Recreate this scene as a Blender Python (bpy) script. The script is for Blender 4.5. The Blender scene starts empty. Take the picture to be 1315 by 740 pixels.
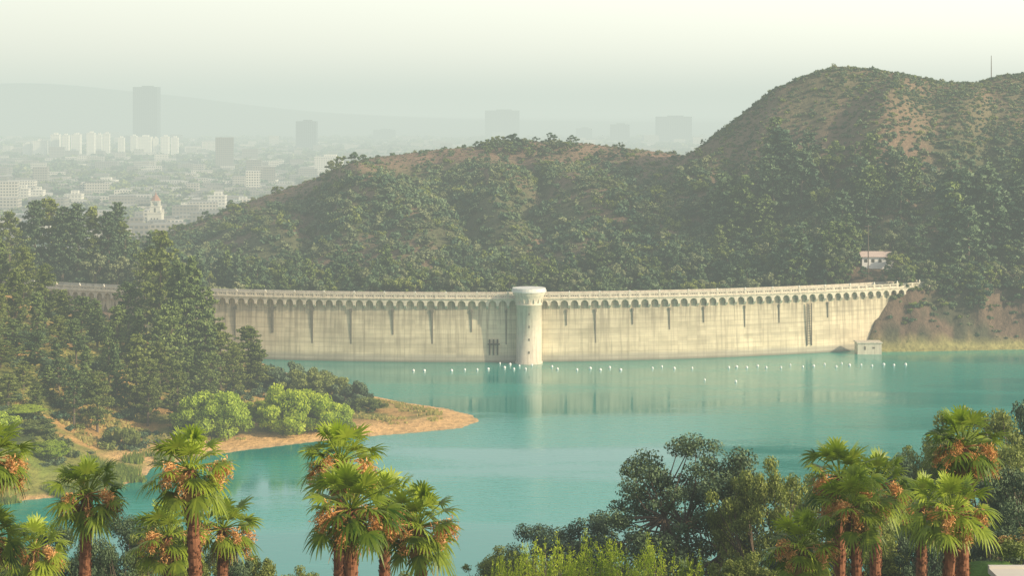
import bpy, math, random
import numpy as np
from math import radians, sin, cos, pi
rng = np.random.default_rng(7)
random.seed(7)
sc = bpy.context.scene
COL = sc.collection
sc.view_settings.view_transform = 'Standard'
sc.view_settings.look = 'None'
sc.view_settings.exposure = 0

# ------------------------------------------------------------------ camera
EYE = 84.0
F = 2454.0
cam_d = bpy.data.cameras.new("camera")
cam = bpy.data.objects.new("camera", cam_d)
COL.objects.link(cam)
cam.location = (0, 0, EYE)
cam.rotation_euler = (radians(90), 0, 0)
cam_d.sensor_width = 36
cam_d.lens = 36 * F / 1315
cam_d.shift_y = -230 / 1315
cam_d.clip_start = 1
cam_d.clip_end = 80000
sc.camera = cam

def sx(a, d): return (a - 657.5) / F * d       # bearing measured on the photo -> metres east at distance d
def sz(b, d): return EYE - (b - 140) / F * d   # elevation measured on the photo -> height at distance d

# ------------------------------------------------------------------ numeric noise
_tab = np.random.default_rng(3).random((256, 256))
def vnoise(x, y, s=1.0, off=0):
    x = np.asarray(x, float) / s + off * 17.3 + 1000; y = np.asarray(y, float) / s + off * 9.7 + 1000
    xi = np.floor(x).astype(int); yi = np.floor(y).astype(int)
    fx = x - xi; fy = y - yi
    fx = fx * fx * (3 - 2 * fx); fy = fy * fy * (3 - 2 * fy)
    a = _tab[xi % 256, yi % 256]; b = _tab[(xi + 1) % 256, yi % 256]
    c = _tab[xi % 256, (yi + 1) % 256]; d = _tab[(xi + 1) % 256, (yi + 1) % 256]
    return (a * (1 - fx) + b * fx) * (1 - fy) + (c * (1 - fx) + d * fx) * fy
def fbm(x, y, s, off=0, o=4):
    r = 0; a = 0.5; t = 0
    for i in range(o):
        r = r + a * vnoise(x, y, s, off + i * 3); t += a; s *= 0.5; a *= 0.5
    return r / t - 0.5
def sstep(a, b, x):
    t = np.clip((np.asarray(x, float) - a) / (b - a), 0, 1)
    return t * t * (3 - 2 * t)

# ------------------------------------------------------------------ dam arc
DR = 310.0; DCX = -15.0; DCY = 634.0 + DR
def dpos(u, w, z):
    th = np.asarray(u, float) / DR
    return np.stack([DCX + (DR + w) * np.sin(th), DCY - (DR + w) * np.cos(th), np.asarray(z, float) + 0 * th], -1)
def arc_y(x):
    s = np.clip((np.asarray(x, float) - DCX) / DR, -.95, .95)
    return DCY - DR * np.sqrt(1 - s * s)

# ------------------------------------------------------------------ lake outline (metres)
shore = [(-84.6, 652), (-85, 642), (-80, 622), (-70, 605), (-57, 589), (-42, 560), (-30, 545), (-19, 536), (-11, 524), (-8.5, 514), (-13.8, 502),
         (-27.6, 494), (-41, 488), (-54, 479), (-68, 468), (-77, 458), (-84, 447), (-84, 432), (-90, 420), (-100, 412), (-112, 406),
         (-135, 400), (-190, 396), (-260, 390), (-300, 305), (-200, 298), (-100, 304), (0, 296), (100, 303), (200, 297),
         (330, 303), (335, 640), (260, 668), (200, 668), (179, 667), (160, 664), (140, 661), (124, 660), (121, 662)]
for xx in np.linspace(119, -80, 22):
    shore.append((xx, float(arc_y(xx)) + 4))
SH = np.array(shore)
def lake_dist(x, y):
    """signed distance: + on land, - on the lake"""
    x = np.asarray(x, float); y = np.asarray(y, float)
    d = np.full(x.shape, 1e9); ins = np.zeros(x.shape, bool)
    n = len(SH)
    for i in range(n):
        ax, ay = SH[i]; bx, by = SH[(i + 1) % n]
        ex, ey = bx - ax, by - ay
        t = np.clip(((x - ax) * ex + (y - ay) * ey) / (ex * ex + ey * ey), 0, 1)
        d = np.minimum(d, (x - ax - t * ex) ** 2 + (y - ay - t * ey) ** 2)
        if ey != 0:
            c = ((ay > y) != (by > y)) & (x < (bx - ax) * (y - ay) / ey + ax)
            ins ^= c
    d = np.sqrt(d)
    return np.where(ins, -d, d)

R1x = [-420, -330, -250, -190.6, -171, -138, -99.7, -84, -68.7, -41.6, -14.5, 8.7, 32, 55, 78, 90, 120, 200, 400]
R1z = [-34, -30, -8, 15, 22, 34.5, 49, 56, 60, 63, 65.5, 68, 67, 65, 62, 59.6, 54, 50, 40]
R2x = [-40, 0, 29, 50, 78, 90, 106, 120, 134, 146, 162, 180, 197, 211, 222, 230, 300, 400, 600]
R2z = [-30, 8, 26, 42, 61, 70, 82, 93, 99.5, 103, 102.3, 99, 96, 95.6, 98.8, 99.5, 105, 90, 60]
PLAIN = -30.0
def height(x, y, full=False):
    x = np.asarray(x, float); y = np.asarray(y, float)
    d = lake_dist(x, y)
    n1 = fbm(x, y, 60, 1); n2 = fbm(x, y, 14, 5, 3)
    near = (305 - y) * 0.26
    left = np.clip((-62 - x) * 0.28, 0, 46) * (1 - sstep(580, 630, y) * 0.45)
    left = np.where(y > 620, np.minimum(left, 18), left) + 2
    plat = 12 + 9 * sstep(-100, -140, x)
    plat = plat + (PLAIN - plat) * sstep(760, 1150, y)
    r1 = np.interp(x, R1x, R1z); r2 = np.interp(x, R2x, R2z)
    t = np.clip((950 - y) / 255.0, 0, 1)
    rid = np.abs(fbm(x + 0.25 * y, y * 0.35, 46, 2, 3)) * 2
    env = np.sin(pi * np.clip(t, 0, 1))
    h1 = 10 + (r1 - 10) * (1 - t ** 1.45)
    h1 = h1 - env * 30 * (0.5 - rid) * np.clip((r1 - 5) / 50, 0, 1)
    tb = sstep(950, 1250, y)
    h1 = np.where(y > 950, r1 + (PLAIN - r1) * tb, h1)
    foot = np.interp(x, [90, 128], [12, 21])
    t = np.clip((860 - y) / 172.0, 0, 1)
    rid2 = np.abs(fbm(x - 0.35 * y, y * 0.3, 40, 8, 3)) * 2
    h2 = foot + (r2 - foot) * (1 - t ** 1.3)
    h2 = h2 - np.sin(pi * t) * 30 * (0.5 - rid2) * np.clip((r2 - 10) / 60, 0, 1)
    h2 = np.where(y > 860, r2 + (PLAIN - r2) * sstep(860, 1180, y), h2)
    behind = (y > arc_y(x) + 1)
    far = np.maximum(np.maximum(h1, h2), plat)
    land = np.where(y < 340, near, left * 1.0)
    land = np.where(y < 385, np.maximum(near, np.where(y > 340, left, near)), land)
    land = np.where(behind | (x > 110) & (y > 640), far, land)
    land = land + n1 * 2.2 * (1 - sstep(2000, 3000, y)) + n2 * 1.1 * (1 - sstep(1200, 2000, y))
    # terrace of the garden at lower right
    pad = sstep(23.5, 26, x) * sstep(92, 95, y) * (1 - sstep(107, 113, y))
    land = land * (1 - pad) + 59.0 * pad
    # shore limit
    dl = np.maximum(d, 0)
    s_left = 0.11 + 0.35 * sstep(-92, -130, x)
    lim = 0.15 + s_left * dl
    rock = np.abs(fbm(x, y, 9, 61, 3)) * 5
    lim = np.where((x > 100) & (y > 600), 0.2 + 0.25 * np.minimum(dl, 3.5) + (1.25 + .6 * rock + .6 * sstep(150, 135, x)) * np.maximum(dl - 3.5, 0), lim)
    lim = np.where(behind & (x < 119), 0.3 + 3 * dl, lim)
    lim = np.where(y < 385, 0.2 + 0.3 * dl, lim)
    lim = lim * (1 + 0.5 * n2)
    z = np.minimum(land, lim)
    z = np.where(d < 0, np.maximum(-0.15 - 0.25 * (-d), -9), z)
    mt = 190 * np.exp(-((x / np.maximum(y, 1) + 0.25) / 0.13) ** 2) + 60
    mt = mt * (0.75 + 0.8 * fbm(x, y * 0.4, 2600, 4))
    z = z + mt * sstep(8200, 9800, y)
    if full: return z, d
    return z
def gz(x, y): return float(height(np.array([x]), np.array([y]))[0])

# ------------------------------------------------------------------ material helpers
def new_mat(name):
    m = bpy.data.materials.new(name); m.use_nodes = True
    nt = m.node_tree; b = nt.nodes["Principled BSDF"]
    return m, nt, b
def N(nt, t, **kw):
    n = nt.nodes.new(t)
    for k, v in kw.items(): setattr(n, k, v)
    return n
def mixc(nt, fac, a, b, mode='MIX'):
    n = nt.nodes.new('ShaderNodeMix'); n.data_type = 'RGBA'; n.blend_type = mode
    for s, v in ((0, fac), (6, a), (7, b)):
        if isinstance(v, bpy.types.NodeSocket): nt.links.new(v, n.inputs[s])
        else: n.inputs[s].default_value = v if s == 0 else (*v, 1)
    return n.outputs[2]
def math_n(nt, op, a, b=0.0, c=None, clamp=False):
    n = nt.nodes.new('ShaderNodeMath'); n.operation = op; n.use_clamp = clamp
    for i, v in enumerate((a, b, c)):
        if v is None: continue
        if isinstance(v, bpy.types.NodeSocket): nt.links.new(v, n.inputs[i])
        else: n.inputs[i].default_value = v
    return n.outputs[0]
def noise(nt, vec, scale, detail=4, rough=0.55):
    n = N(nt, 'ShaderNodeTexNoise'); n.inputs['Scale'].default_value = scale
    n.inputs['Detail'].default_value = detail; n.inputs['Roughness'].default_value = rough
    if vec is not None: nt.links.new(vec, n.inputs['Vector'])
    return n.outputs['Fac']
def ramp(nt, fac, lo, hi, a=0.0, b=1.0):
    n = N(nt, 'ShaderNodeMapRange'); n.inputs['From Min'].default_value = lo; n.inputs['From Max'].default_value = hi
    n.inputs['To Min'].default_value = a; n.inputs['To Max'].default_value = b
    nt.links.new(fac, n.inputs['Value']); return n.outputs[0]

def leaf_mat(name, dark, light, transl=0.25, rough=0.55):
    m, nt, b = new_mat(name)
    at = N(nt, 'ShaderNodeAttribute', attribute_name="tone")
    oi = N(nt, 'ShaderNodeObjectInfo')
    geo = N(nt, 'ShaderNodeNewGeometry')
    nz = noise(nt, geo.outputs['Position'], 0.3 if transl > 0 else .03, 1)
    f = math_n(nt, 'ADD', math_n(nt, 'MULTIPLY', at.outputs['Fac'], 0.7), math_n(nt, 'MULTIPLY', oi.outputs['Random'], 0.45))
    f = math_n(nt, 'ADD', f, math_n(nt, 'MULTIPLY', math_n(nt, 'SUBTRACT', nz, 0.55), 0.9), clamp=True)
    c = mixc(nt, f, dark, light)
    nt.links.new(c, b.inputs['Base Color'])
    b.inputs['Roughness'].default_value = rough
    b.inputs['Specular IOR Level'].default_value = 0.25
    if transl > .1:
        tr = N(nt, 'ShaderNodeBsdfTranslucent')
        c2 = mixc(nt, 1.0, c, (1.0, 1.15, 0.45), 'MULTIPLY')
        nt.links.new(c2, tr.inputs['Color'])
        ms = N(nt, 'ShaderNodeMixShader'); ms.inputs[0].default_value = transl
        nt.links.new(b.outputs[0], ms.inputs[1]); nt.links.new(tr.outputs[0], ms.inputs[2])
        nt.links.new(ms.outputs[0], nt.nodes['Material Output'].inputs['Surface'])
    return m
def plain_mat(name, col, rough=0.7, var=0.25, scale=1.5, metal=0):
    m, nt, b = new_mat(name)
    tc = N(nt, 'ShaderNodeTexCoord')
    nz = noise(nt, tc.outputs['Object'], scale, 4)
    c = mixc(nt, nz, tuple(x * (1 - var) for x in col), tuple(min(1, x * (1 + var)) for x in col))
    nt.links.new(c, b.inputs['Base Color']); b.inputs['Roughness'].default_value = rough
    b.inputs['Metallic'].default_value = metal
    return m

M_bark = plain_mat("bark", (0.12, 0.09, 0.065), 0.9, 0.5, 6)
M_palmbark = plain_mat("palm_bark", (0.24, 0.10, 0.05), 0.9, 0.5, 7)
M_palmleaf = leaf_mat("palm_leaf", (0.04, 0.10, 0.012), (0.38, 0.47, 0.05), 0.35, 0.4)
M_palmfruit = leaf_mat("palm_fruit", (0.46, 0.21, 0.07), (0.85, 0.50, 0.22), 0.2, 0.8)
M_deadfrond = leaf_mat("dead_frond", (0.22, 0.14, 0.05), (0.55, 0.35, 0.14), 0.2, 0.8)
M_pine = leaf_mat("pine_foliage", (0.026, 0.068, 0.030), (0.19, 0.25, 0.065), 0.1)
M_oak = leaf_mat("oak_foliage", (0.014, 0.046, 0.030), (0.12, 0.175, 0.08), 0.1)
M_olive = leaf_mat("olive_foliage", (0.05, 0.09, 0.022), (0.27, 0.31, 0.075), 0.2)
M_bright = leaf_mat("willow_foliage", (0.14, 0.24, 0.015), (0.50, 0.60, 0.07), 0.3)
M_yellow = leaf_mat("yellow_green_foliage", (0.15, 0.24, 0.010), (0.56, 0.64, 0.06), 0.35)
M_shrub = leaf_mat("chaparral_foliage", (0.016, 0.066, 0.044), (0.13, 0.19, 0.085), 0)
M_sage = leaf_mat("sage_foliage", (0.06, 0.10, 0.05), (0.24, 0.26, 0.12), 0)
M_dry = leaf_mat("dry_brush", (0.13, 0.09, 0.06), (0.30, 0.21, 0.14), 0)
M_reed = leaf_mat("reeds", (0.12, 0.19, 0.03), (0.36, 0.42, 0.07), 0.3)

# ------------------------------------------------------------------ mesh builder
class MB:
    def __init__(s): s.v = []; s.q = []; s.m = []; s.t = []; s.n = 0
    def add(s, v, q, mat=0, tone=None):
        v = np.asarray(v, float); q = np.asarray(q, int)
        s.v.append(v); s.q.append(q + s.n); s.m.append(np.full(len(q), mat)); s.n += len(v)
        s.t.append(np.full(len(v), 0.5) if tone is None else np.asarray(tone, float))
    def tube(s, pts, rad, sides=7, mat=0, tone=0.5):
        pts = np.asarray(pts, float); n = len(pts); vs = []
        for i in range(n):
            d = pts[min(i + 1, n - 1)] - pts[max(i - 1, 0)]; d = d / (np.linalg.norm(d) + 1e-9)
            a = np.cross(d, [0.3, 0.9, 0.1]); a /= np.linalg.norm(a) + 1e-9; b = np.cross(d, a)
            an = np.arange(sides) / sides * 2 * pi
            vs.append(pts[i] + rad[i] * (np.outer(np.cos(an), a) + np.outer(np.sin(an), b)))
        v = np.concatenate(vs); q = []
        for i in range(n - 1):
            for j in range(sides):
                k = (j + 1) % sides
                q.append((i * sides + j, i * sides + k, (i + 1) * sides + k, (i + 1) * sides + j))
        s.add(v, q, mat, np.full(len(v), tone))
    def box(s, c, h, mat=0, tone=0.5, rot=0.0):
        c = np.asarray(c, float); o = np.array([[x, y, z] for z in (-1, 1) for y in (-1, 1) for x in (-1, 1)], float) * h
        if rot:
            R = np.array([[cos(rot), -sin(rot), 0], [sin(rot), cos(rot), 0], [0, 0, 1]]); o = o @ R.T
        s.add(o + c, [(0, 2, 3, 1), (4, 5, 7, 6), (0, 1, 5, 4), (2, 6, 7, 3), (0, 4, 6, 2), (1, 3, 7, 5)], mat, np.full(8, tone))
    def leaves(s, cen, size, mat=1, tone=None, aspect=1.6, out=None, outw=0.0, r=None):
        r = r or rng; n = len(cen)
        nrm = r.normal(size=(n, 3))
        if out is not None: nrm = nrm * (1 - outw) + out * outw * 1.7
        nrm /= np.linalg.norm(nrm, axis=1, keepdims=True) + 1e-9
        a = np.cross(nrm, r.normal(size=(n, 3))); a /= np.linalg.norm(a, axis=1, keepdims=True) + 1e-9
        b = np.cross(nrm, a)
        sz_ = (size * r.uniform(0.6, 1.3, n))[:, None]
        a = a * sz_ * aspect * 0.5; b = b * sz_ * 0.5
        v = np.stack([cen - a, cen - b * 0.9 + a * .1, cen + a, cen + b * 0.9 + a * .1], 1).reshape(-1, 3)
        q = np.arange(4 * n).reshape(n, 4)
        t = np.repeat(tone if tone is not None else r.random(n), 4)
        s.add(v, q, mat, t)
    def mesh(s, name, mats, smooth=False):
        me = bpy.data.meshes.new(name)
        v = np.concatenate(s.v); q = np.concatenate(s.q); m = np.concatenate(s.m); t = np.concatenate(s.t)
        me.vertices.add(len(v)); me.vertices.foreach_set("co", v.astype(np.float32).ravel())
        me.loops.add(len(q) * 4); me.loops.foreach_set("vertex_index", q.astype(np.int32).ravel())
        me.polygons.add(len(q)); me.polygons.foreach_set("loop_start", (np.arange(len(q)) * 4).astype(np.int32))
        me.polygons.foreach_set("material_index", m.astype(np.int32))
        me.polygons.foreach_set("use_smooth", np.full(len(q), smooth))
        at = me.attributes.new("tone", 'FLOAT', 'POINT'); at.data.foreach_set("value", t.astype(np.float32))
        for x in mats: me.materials.append(x)
        me.update(calc_edges=True); me.validate()
        return me
def obj(name, me, loc=(0, 0, 0), parent=None, rot=0, scale=1):
    o = bpy.data.objects.new(name, me); COL.objects.link(o); o.location = loc
    if rot: o.rotation_euler = (0, 0, rot)
    o.scale = (scale,) * 3 if not hasattr(scale, '__len__') else scale
    if parent: o.parent = parent
    return o
def empty(name, loc=(0, 0, 0)):
    o = bpy.data.objects.new(name, None); COL.objects.link(o); o.location = loc; return o

# ------------------------------------------------------------------ plant prototypes (unit metres)
def clump(mb, r, c, rad, n, size, mat=1, flat=0.75, base=0.5, aspect=1.6):
    d = r.normal(size=(n, 3)); d /= np.linalg.norm(d, axis=1, keepdims=True)
    k = r.random(n) ** 0.45
    p = np.asarray(c) + d * k[:, None] * rad * np.array([1, 1, flat])
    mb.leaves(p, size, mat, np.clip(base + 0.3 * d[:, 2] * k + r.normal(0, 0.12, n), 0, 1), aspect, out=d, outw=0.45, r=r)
def broad(name, seed, H, W, mat, ncl=45, nl=500, size=0.2, bare=0.25, crown_c=0.62, irregular=0.35, rr=(.07, .15), flat=.7, aspect=1.6):
    r = np.random.default_rng(seed); mb = MB()
    tips = []
    for i in range(ncl):
        while True:
            d = r.uniform(-1, 1, 3)
            if np.dot(d, d) < 1 and np.dot(d, d) > 0.12: break
        ctr = np.array([d[0] * W * 0.5, d[1] * W * 0.5, H * (crown_c + d[2] * (1 - crown_c - 0.07))])
        ctr[:2] *= 1 + irregular * r.normal() * 0.4
        ctr[2] = max(ctr[2], H * bare)
        tips.append(ctr)
    fork = np.array([r.normal(0, .3), r.normal(0, .3), H * bare * 0.8])
    rt = H * 0.022 + 0.05
    mb.tube([(0, 0, -1.5), (0.1, 0, 0), fork * [0.5, 0.5, .5], fork], [rt * 1.5, rt * 1.25, rt, rt * 0.9], 8, 0)
    mains = []
    for i in range(6):
        a = i / 6 * 2 * pi + r.normal() * .4; L = W * 0.2
        e = fork + [cos(a) * L, sin(a) * L, H * r.uniform(0.15, 0.4)]
        mid = (fork + e) / 2 + r.normal(0, .25, 3)
        mb.tube([fork, mid, e], [rt * 0.65, rt * 0.45, rt * 0.3], 6, 0); mains.append(e)
    for c in tips:
        m = min(mains, key=lambda q: np.linalg.norm(q - c))
        mid = (m + c) / 2 + r.normal(0, .3, 3)
        mb.tube([m, mid, c], [rt * 0.28, rt * 0.16, rt * 0.06], 4, 0)
        rad = W * r.uniform(*rr)
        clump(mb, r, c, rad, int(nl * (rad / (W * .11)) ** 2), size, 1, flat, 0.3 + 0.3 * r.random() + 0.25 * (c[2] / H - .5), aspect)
    return mb.mesh(name, [M_bark, mat])
def pine(name, seed, H, W, mat, nl=26, size=0.5, bare=0.2, power=0.8, whorls=22):
    r = np.random.default_rng(seed); mb = MB()
    lean = r.normal(0, .02, 2) * H
    rt = H * 0.016
    P = lambda t: np.array([lean[0] * t * t, lean[1] * t * t, H * t])
    mb.tube([P(-0.08)] + [P(t) for t in (0, .25, .5, .75, .97)], [rt * 1.3, rt * 1.2, rt, rt * .75, rt * .45, rt * .1], 6, 0)
    for i in range(whorls):
        t = bare + (1 - bare) * (i + r.random() * .8) / whorls
        for j in range(r.integers(3, 6)):
            a = r.uniform(0, 2 * pi)
            L = W * 0.5 * ((1 - t) / (1 - bare)) ** power * r.uniform(0.45, 1.25) + 0.03 * W
            if t < bare + .12: L *= r.uniform(.5, .9)
            e = P(t) + np.array([cos(a) * L, sin(a) * L, L * r.uniform(-0.15, 0.45)])
            mid = (P(t) + e) / 2 + [0, 0, -0.06 * L]
            mb.tube([P(t), mid, e], [rt * .3, rt * .18, rt * .05], 4, 0)
            nt_ = 3 if L > W * .2 else 2
            for k in range(nt_):
                f = 1 - k * 0.3
                c = P(t) * (1 - f) + e * f + r.normal(0, .03 * W, 3)
                clump(mb, r, c, W * r.uniform(.055, .1), nl, size, 1, 0.6, 0.3 + .35 * r.random() + .1 * t)
    clump(mb, r, P(.98), W * .06, nl, size, 1, 1.6, .6)
    return mb.mesh(name, [M_bark, mat])
def shrub(name, seed, mat, n=150, size=0.32, lobes=6, flat=0.8):
    r = np.random.default_rng(seed); mb = MB()
    for i in range(lobes):
        c = np.array([r.uniform(-.6, .6), r.uniform(-.6, .6), r.uniform(0.25, .75)])
        clump(mb, r, c, r.uniform(.35, .6), n // lobes, size, 0, flat, 0.25 + .5 * r.random())
    return mb.mesh(name, [mat])
def palm(name, seed, H):
    r = np.random.default_rng(seed); mb = MB()
    lx, ly = r.normal(0, .35, 2)
    P = lambda t: np.array([lx * t * t, ly * t * t, H * t])
    ts = np.linspace(-.1, 1, 14)
    mb.tube([P(t) for t in ts], [0.36 - 0.12 * max(t, 0) + 0.02 * (i % 2) for i, t in enumerate(ts)], 12, 0)
    for i in range(int(H * 40)):   # leaf-base boots on the trunk
        t = r.uniform(0, 1); a = r.uniform(0, 2 * pi); rr = 0.36 - .12 * t
        o = np.array([cos(a), sin(a), 0]); s = np.array([-sin(a), cos(a), 0]); c = P(t) + o * rr
        mb.add([c - s * .07, c + s * .07, c + s * .045 + o * .09 + [0, 0, .17], c - s * .045 + o * .09 + [0, 0, .17]], [(0, 1, 2, 3)], 0)
    top = P(1)
    def frond(a, e, mat, pl, bl, droop, tone):
        d = np.array([cos(a) * cos(e), sin(a) * cos(e), sin(e)])
        s = np.array([-sin(a), cos(a), 0]) + r.normal(0, .3, 3); s -= d * np.dot(s, d); s /= np.linalg.norm(s)
        base = top + d * .12
        hub = base + d * pl - np.array([0, 0, 0.10 * pl])
        mb.tube([base, base + d * pl * .55, hub], [.04, .028, .02], 4, mat, tone)
        d2 = d - np.array([0, 0, droop * .25]); d2 /= np.linalg.norm(d2)
        nb = 15; dth = radians(200) / nb
        for i in range(nb):
            th = (i - (nb - 1) / 2) * dth
            dr = d2 * cos(th) + s * sin(th); pr = -d2 * sin(th) + s * cos(th)
            L = bl * (0.70 + 0.30 * cos(th)) * r.uniform(.85, 1.1)
            vs = []; dz = droop * L * r.uniform(.3, 1.0)
            for f, w in ((.02, .25), (.3, .46), (.52, .50), (.78, .32), (1.0, .02)):
                hw = w * dth * L * .5 + .005
                up = (0.03 if i % 2 else -0.03)
                c = hub + dr * L * f - np.array([0, 0, dz * f ** 3]) + [0, 0, up * f]
                vs += [c - pr * hw, c + pr * hw]
            tt = np.clip(tone + r.normal(0, .16), 0, 1)
            mb.add(vs, [(2 * k, 2 * k + 1, 2 * k + 3, 2 * k + 2) for k in range(4)], mat, np.full(10, tt))
    n = 40
    for i in range(n):
        t = i / (n - 1)
        e = radians(80 - 122 * t ** 0.9) + r.normal(0, .18)
        frond(i * 2.39996 + r.normal(0, .25), e, 1, r.uniform(.8, 1.5), r.uniform(.85, 1.15), .15 + .5 * t + r.uniform(0, .25), .85 - .5 * t + r.normal(0, .1))
    for i in range(10):
        frond(r.uniform(0, 2 * pi), radians(r.uniform(-78, -40)), 3, r.uniform(.5, 1.0), r.uniform(.55, .85), .9, r.random())
    for i in range(7):     # hanging fruit / flower panicles
        a = r.uniform(0, 2 * pi) if i > 2 else r.uniform(-2.8, -.3); e = radians(r.uniform(-25, 25)); L = r.uniform(1.1, 1.8)
        d = np.array([cos(a) * cos(e), sin(a) * cos(e), sin(e)])
        pts = [top, top + d * L * .6, top + d * L + [0, 0, -.2], top + d * L * 1.1 + [0, 0, -.65]]
        mb.tube(pts, [.03, .03, .025, .01], 4, 2)
        f = r.uniform(0.5, 1, 280)
        c = np.stack([np.interp(f, [0, .4, .75, 1], [p[j] for p in pts]) for j in range(3)], 1)
        c = c + r.normal(0, .12, c.shape) * [1, 1, 1.2] - np.stack([0 * f, 0 * f, r.random(280) * .25], 1)
        mb.leaves(c, .06, 2, r.random(280), 3.0, r=r)
    return mb.mesh(name, [M_palmbark, M_palmleaf, M_palmfruit, M_deadfrond])

# ------------------------------------------------------------------ scatter (one instanced object)
def proto_collection(name, meshes):
    c = bpy.data.collections.new(name)
    for i, m in enumerate(meshes):
        o = bpy.data.objects.new("%s_%02d" % (name, i), m); c.objects.link(o)
    return c
def scatter(name, pts, scl, coll, nproto):
    n = len(pts)
    me = bpy.data.meshes.new(name); me.vertices.add(n)
    me.vertices.foreach_set("co", np.asarray(pts, np.float32).ravel())
    a = me.attributes.new("scl", 'FLOAT_VECTOR', 'POINT'); a.data.foreach_set("vector", np.asarray(scl, np.float32).ravel())
    ro = np.zeros((n, 3), np.float32); ro[:, 2] = rng.uniform(0, 6.28, n); ro[:, 0] = rng.normal(0, .05, n)
    a = me.attributes.new("rt", 'FLOAT_VECTOR', 'POINT'); a.data.foreach_set("vector", ro.ravel())
    a = me.attributes.new("idx", 'INT', 'POINT'); a.data.foreach_set("value", rng.integers(0, nproto, n).astype(np.int32))
    o = obj(name, me)
    g = bpy.data.node_groups.new(name + "_nodes", 'GeometryNodeTree')
    g.interface.new_socket("Geometry", in_out='INPUT', socket_type='NodeSocketGeometry')
    g.interface.new_socket("Geometry", in_out='OUTPUT', socket_type='NodeSocketGeometry')
    gi = g.nodes.new('NodeGroupInput'); go = g.nodes.new('NodeGroupOutput')
    ci = g.nodes.new('GeometryNodeCollectionInfo'); ci.inputs['Collection'].default_value = coll
    ci.inputs['Separate Children'].default_value = True; ci.inputs['Reset Children'].default_value = True
    ip = g.nodes.new('GeometryNodeInstanceOnPoints'); ip.inputs['Pick Instance'].default_value = True
    def na(nm, t):
        q = g.nodes.new('GeometryNodeInputNamedAttribute'); q.data_type = t; q.inputs['Name'].default_value = nm
        return q.outputs['Attribute']
    L = g.links.new
    L(gi.outputs[0], ip.inputs['Points']); L(ci.outputs[0], ip.inputs['Instance'])
    L(na("idx", 'INT'), ip.inputs['Instance Index']); L(na("rt", 'FLOAT_VECTOR'), ip.inputs['Rotation'])
    L(na("scl", 'FLOAT_VECTOR'), ip.inputs['Scale']); L(ip.outputs[0], go.inputs[0])
    md = o.modifiers.new("scatter", 'NODES'); md.node_group = g
    return o

# ------------------------------------------------------------------ ground
ys = np.concatenate([np.arange(-60, 280, 4.0), np.arange(280, 1000, 1.8), np.geomspace(1000, 42000, 150)])
ss = np.linspace(-0.45, 0.45, 480)
Yg, Sg = np.meshgrid(ys, ss, indexing='ij')
Xg = Sg * (Yg + 170)
Zg, Dg = height(Xg, Yg, True)
nr, nc = Xg.shape
V = np.stack([Xg, Yg, Zg], -1).reshape(-1, 3)
ii = (np.arange(nr - 1)[:, None] * nc + np.arange(nc - 1)[None, :]).ravel()
Q = np.stack([ii, ii + 1, ii + nc + 1, ii + nc], 1)
def lerp(a, b, t): return a * (1 - t[..., None]) + np.array(b) * t[..., None]
nA = fbm(Xg, Yg, 30, 11) + .5; nB = fbm(Xg, Yg, 7, 15, 3) + .5
C = np.zeros(Xg.shape + (3,)) + np.array([0.18, 0.125, 0.085])
C = lerp(C, (0.11, 0.115, 0.06), sstep(.42, .56, nA))
rdg = sstep(.80, .97, Zg / np.maximum(np.interp(Xg, R1x, R1z), 20)) * sstep(840, 880, Yg) * (Xg < 92)
C = lerp(C, (0.27, 0.17, 0.12), rdg * .75)
rdg2 = sstep(.62, .85, Zg / np.maximum(np.interp(Xg, R2x, R2z), 20)) * (Xg > 85) * sstep(700, 760, Yg)
C = lerp(C, (0.19, 0.145, 0.09), rdg2 * .5)
C = lerp(C, (0.09, 0.085, 0.045), sstep(340, 300, Yg))
leftm = sstep(640, 600, Yg) * sstep(340, 380, Yg) * sstep(10, -5, Xg)
C = lerp(C, (0.17, 0.18, 0.045), leftm)
C = lerp(C, (0.44, 0.27, 0.10), leftm * sstep(.45, .62, nB))
sand = leftm * sstep(18, 7, Dg + 9 * (nB - .5) + 5 * (nA - .5)) * sstep(-112, -95, Xg + 0)
C = lerp(C, (0.66, 0.41, 0.18), sand)
C = lerp(C, (0.50, 0.33, 0.16), sand * sstep(3, .5, Dg))
reed = sstep(-74, -84, Xg) * sstep(455, 445, Yg) * sstep(400, 410, Yg)
C = lerp(C, (0.17, 0.22, 0.04), reed * .8 * sstep(1.0, 3, Dg))
rb = sstep(112, 120, Xg) * sstep(640, 655, Yg) * sstep(700, 692, Yg)
C = lerp(C, (0.15, 0.105, 0.075), rb)
C = lerp(C, (0.07, 0.07, 0.045), rb * sstep(.47, .56, nB))
C = lerp(C, (0.30, 0.28, 0.11), rb * sstep(5.5, 3.5, Dg + 2 * (nB - .5)))
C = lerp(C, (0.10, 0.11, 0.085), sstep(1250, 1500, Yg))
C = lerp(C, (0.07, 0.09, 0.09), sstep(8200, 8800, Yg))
C = lerp(C, (0.05, 0.13, 0.11), sstep(0, -4, Dg))
padm = sstep(23, 25, Xg) * sstep(88, 92, Yg) * sstep(116, 112, Yg)
C = lerp(C, (0.13, 0.24, 0.045), padm)
mb = MB(); mb.add(V, Q)
M_ground, nt, b = new_mat("ground_soil")
at = N(nt, 'ShaderNodeAttribute', attribute_name="soil")
geo = N(nt, 'ShaderNodeNewGeometry')
nz = noise(nt, geo.outputs['Position'], 0.5, 5, .65); nz2 = noise(nt, geo.outputs['Position'], 0.05, 2)
f = math_n(nt, 'MULTIPLY_ADD', nz, 1.3, 0.35)
f = math_n(nt, 'MULTIPLY', f, math_n(nt, 'MULTIPLY_ADD', nz2, 0.6, 0.7))
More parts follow.
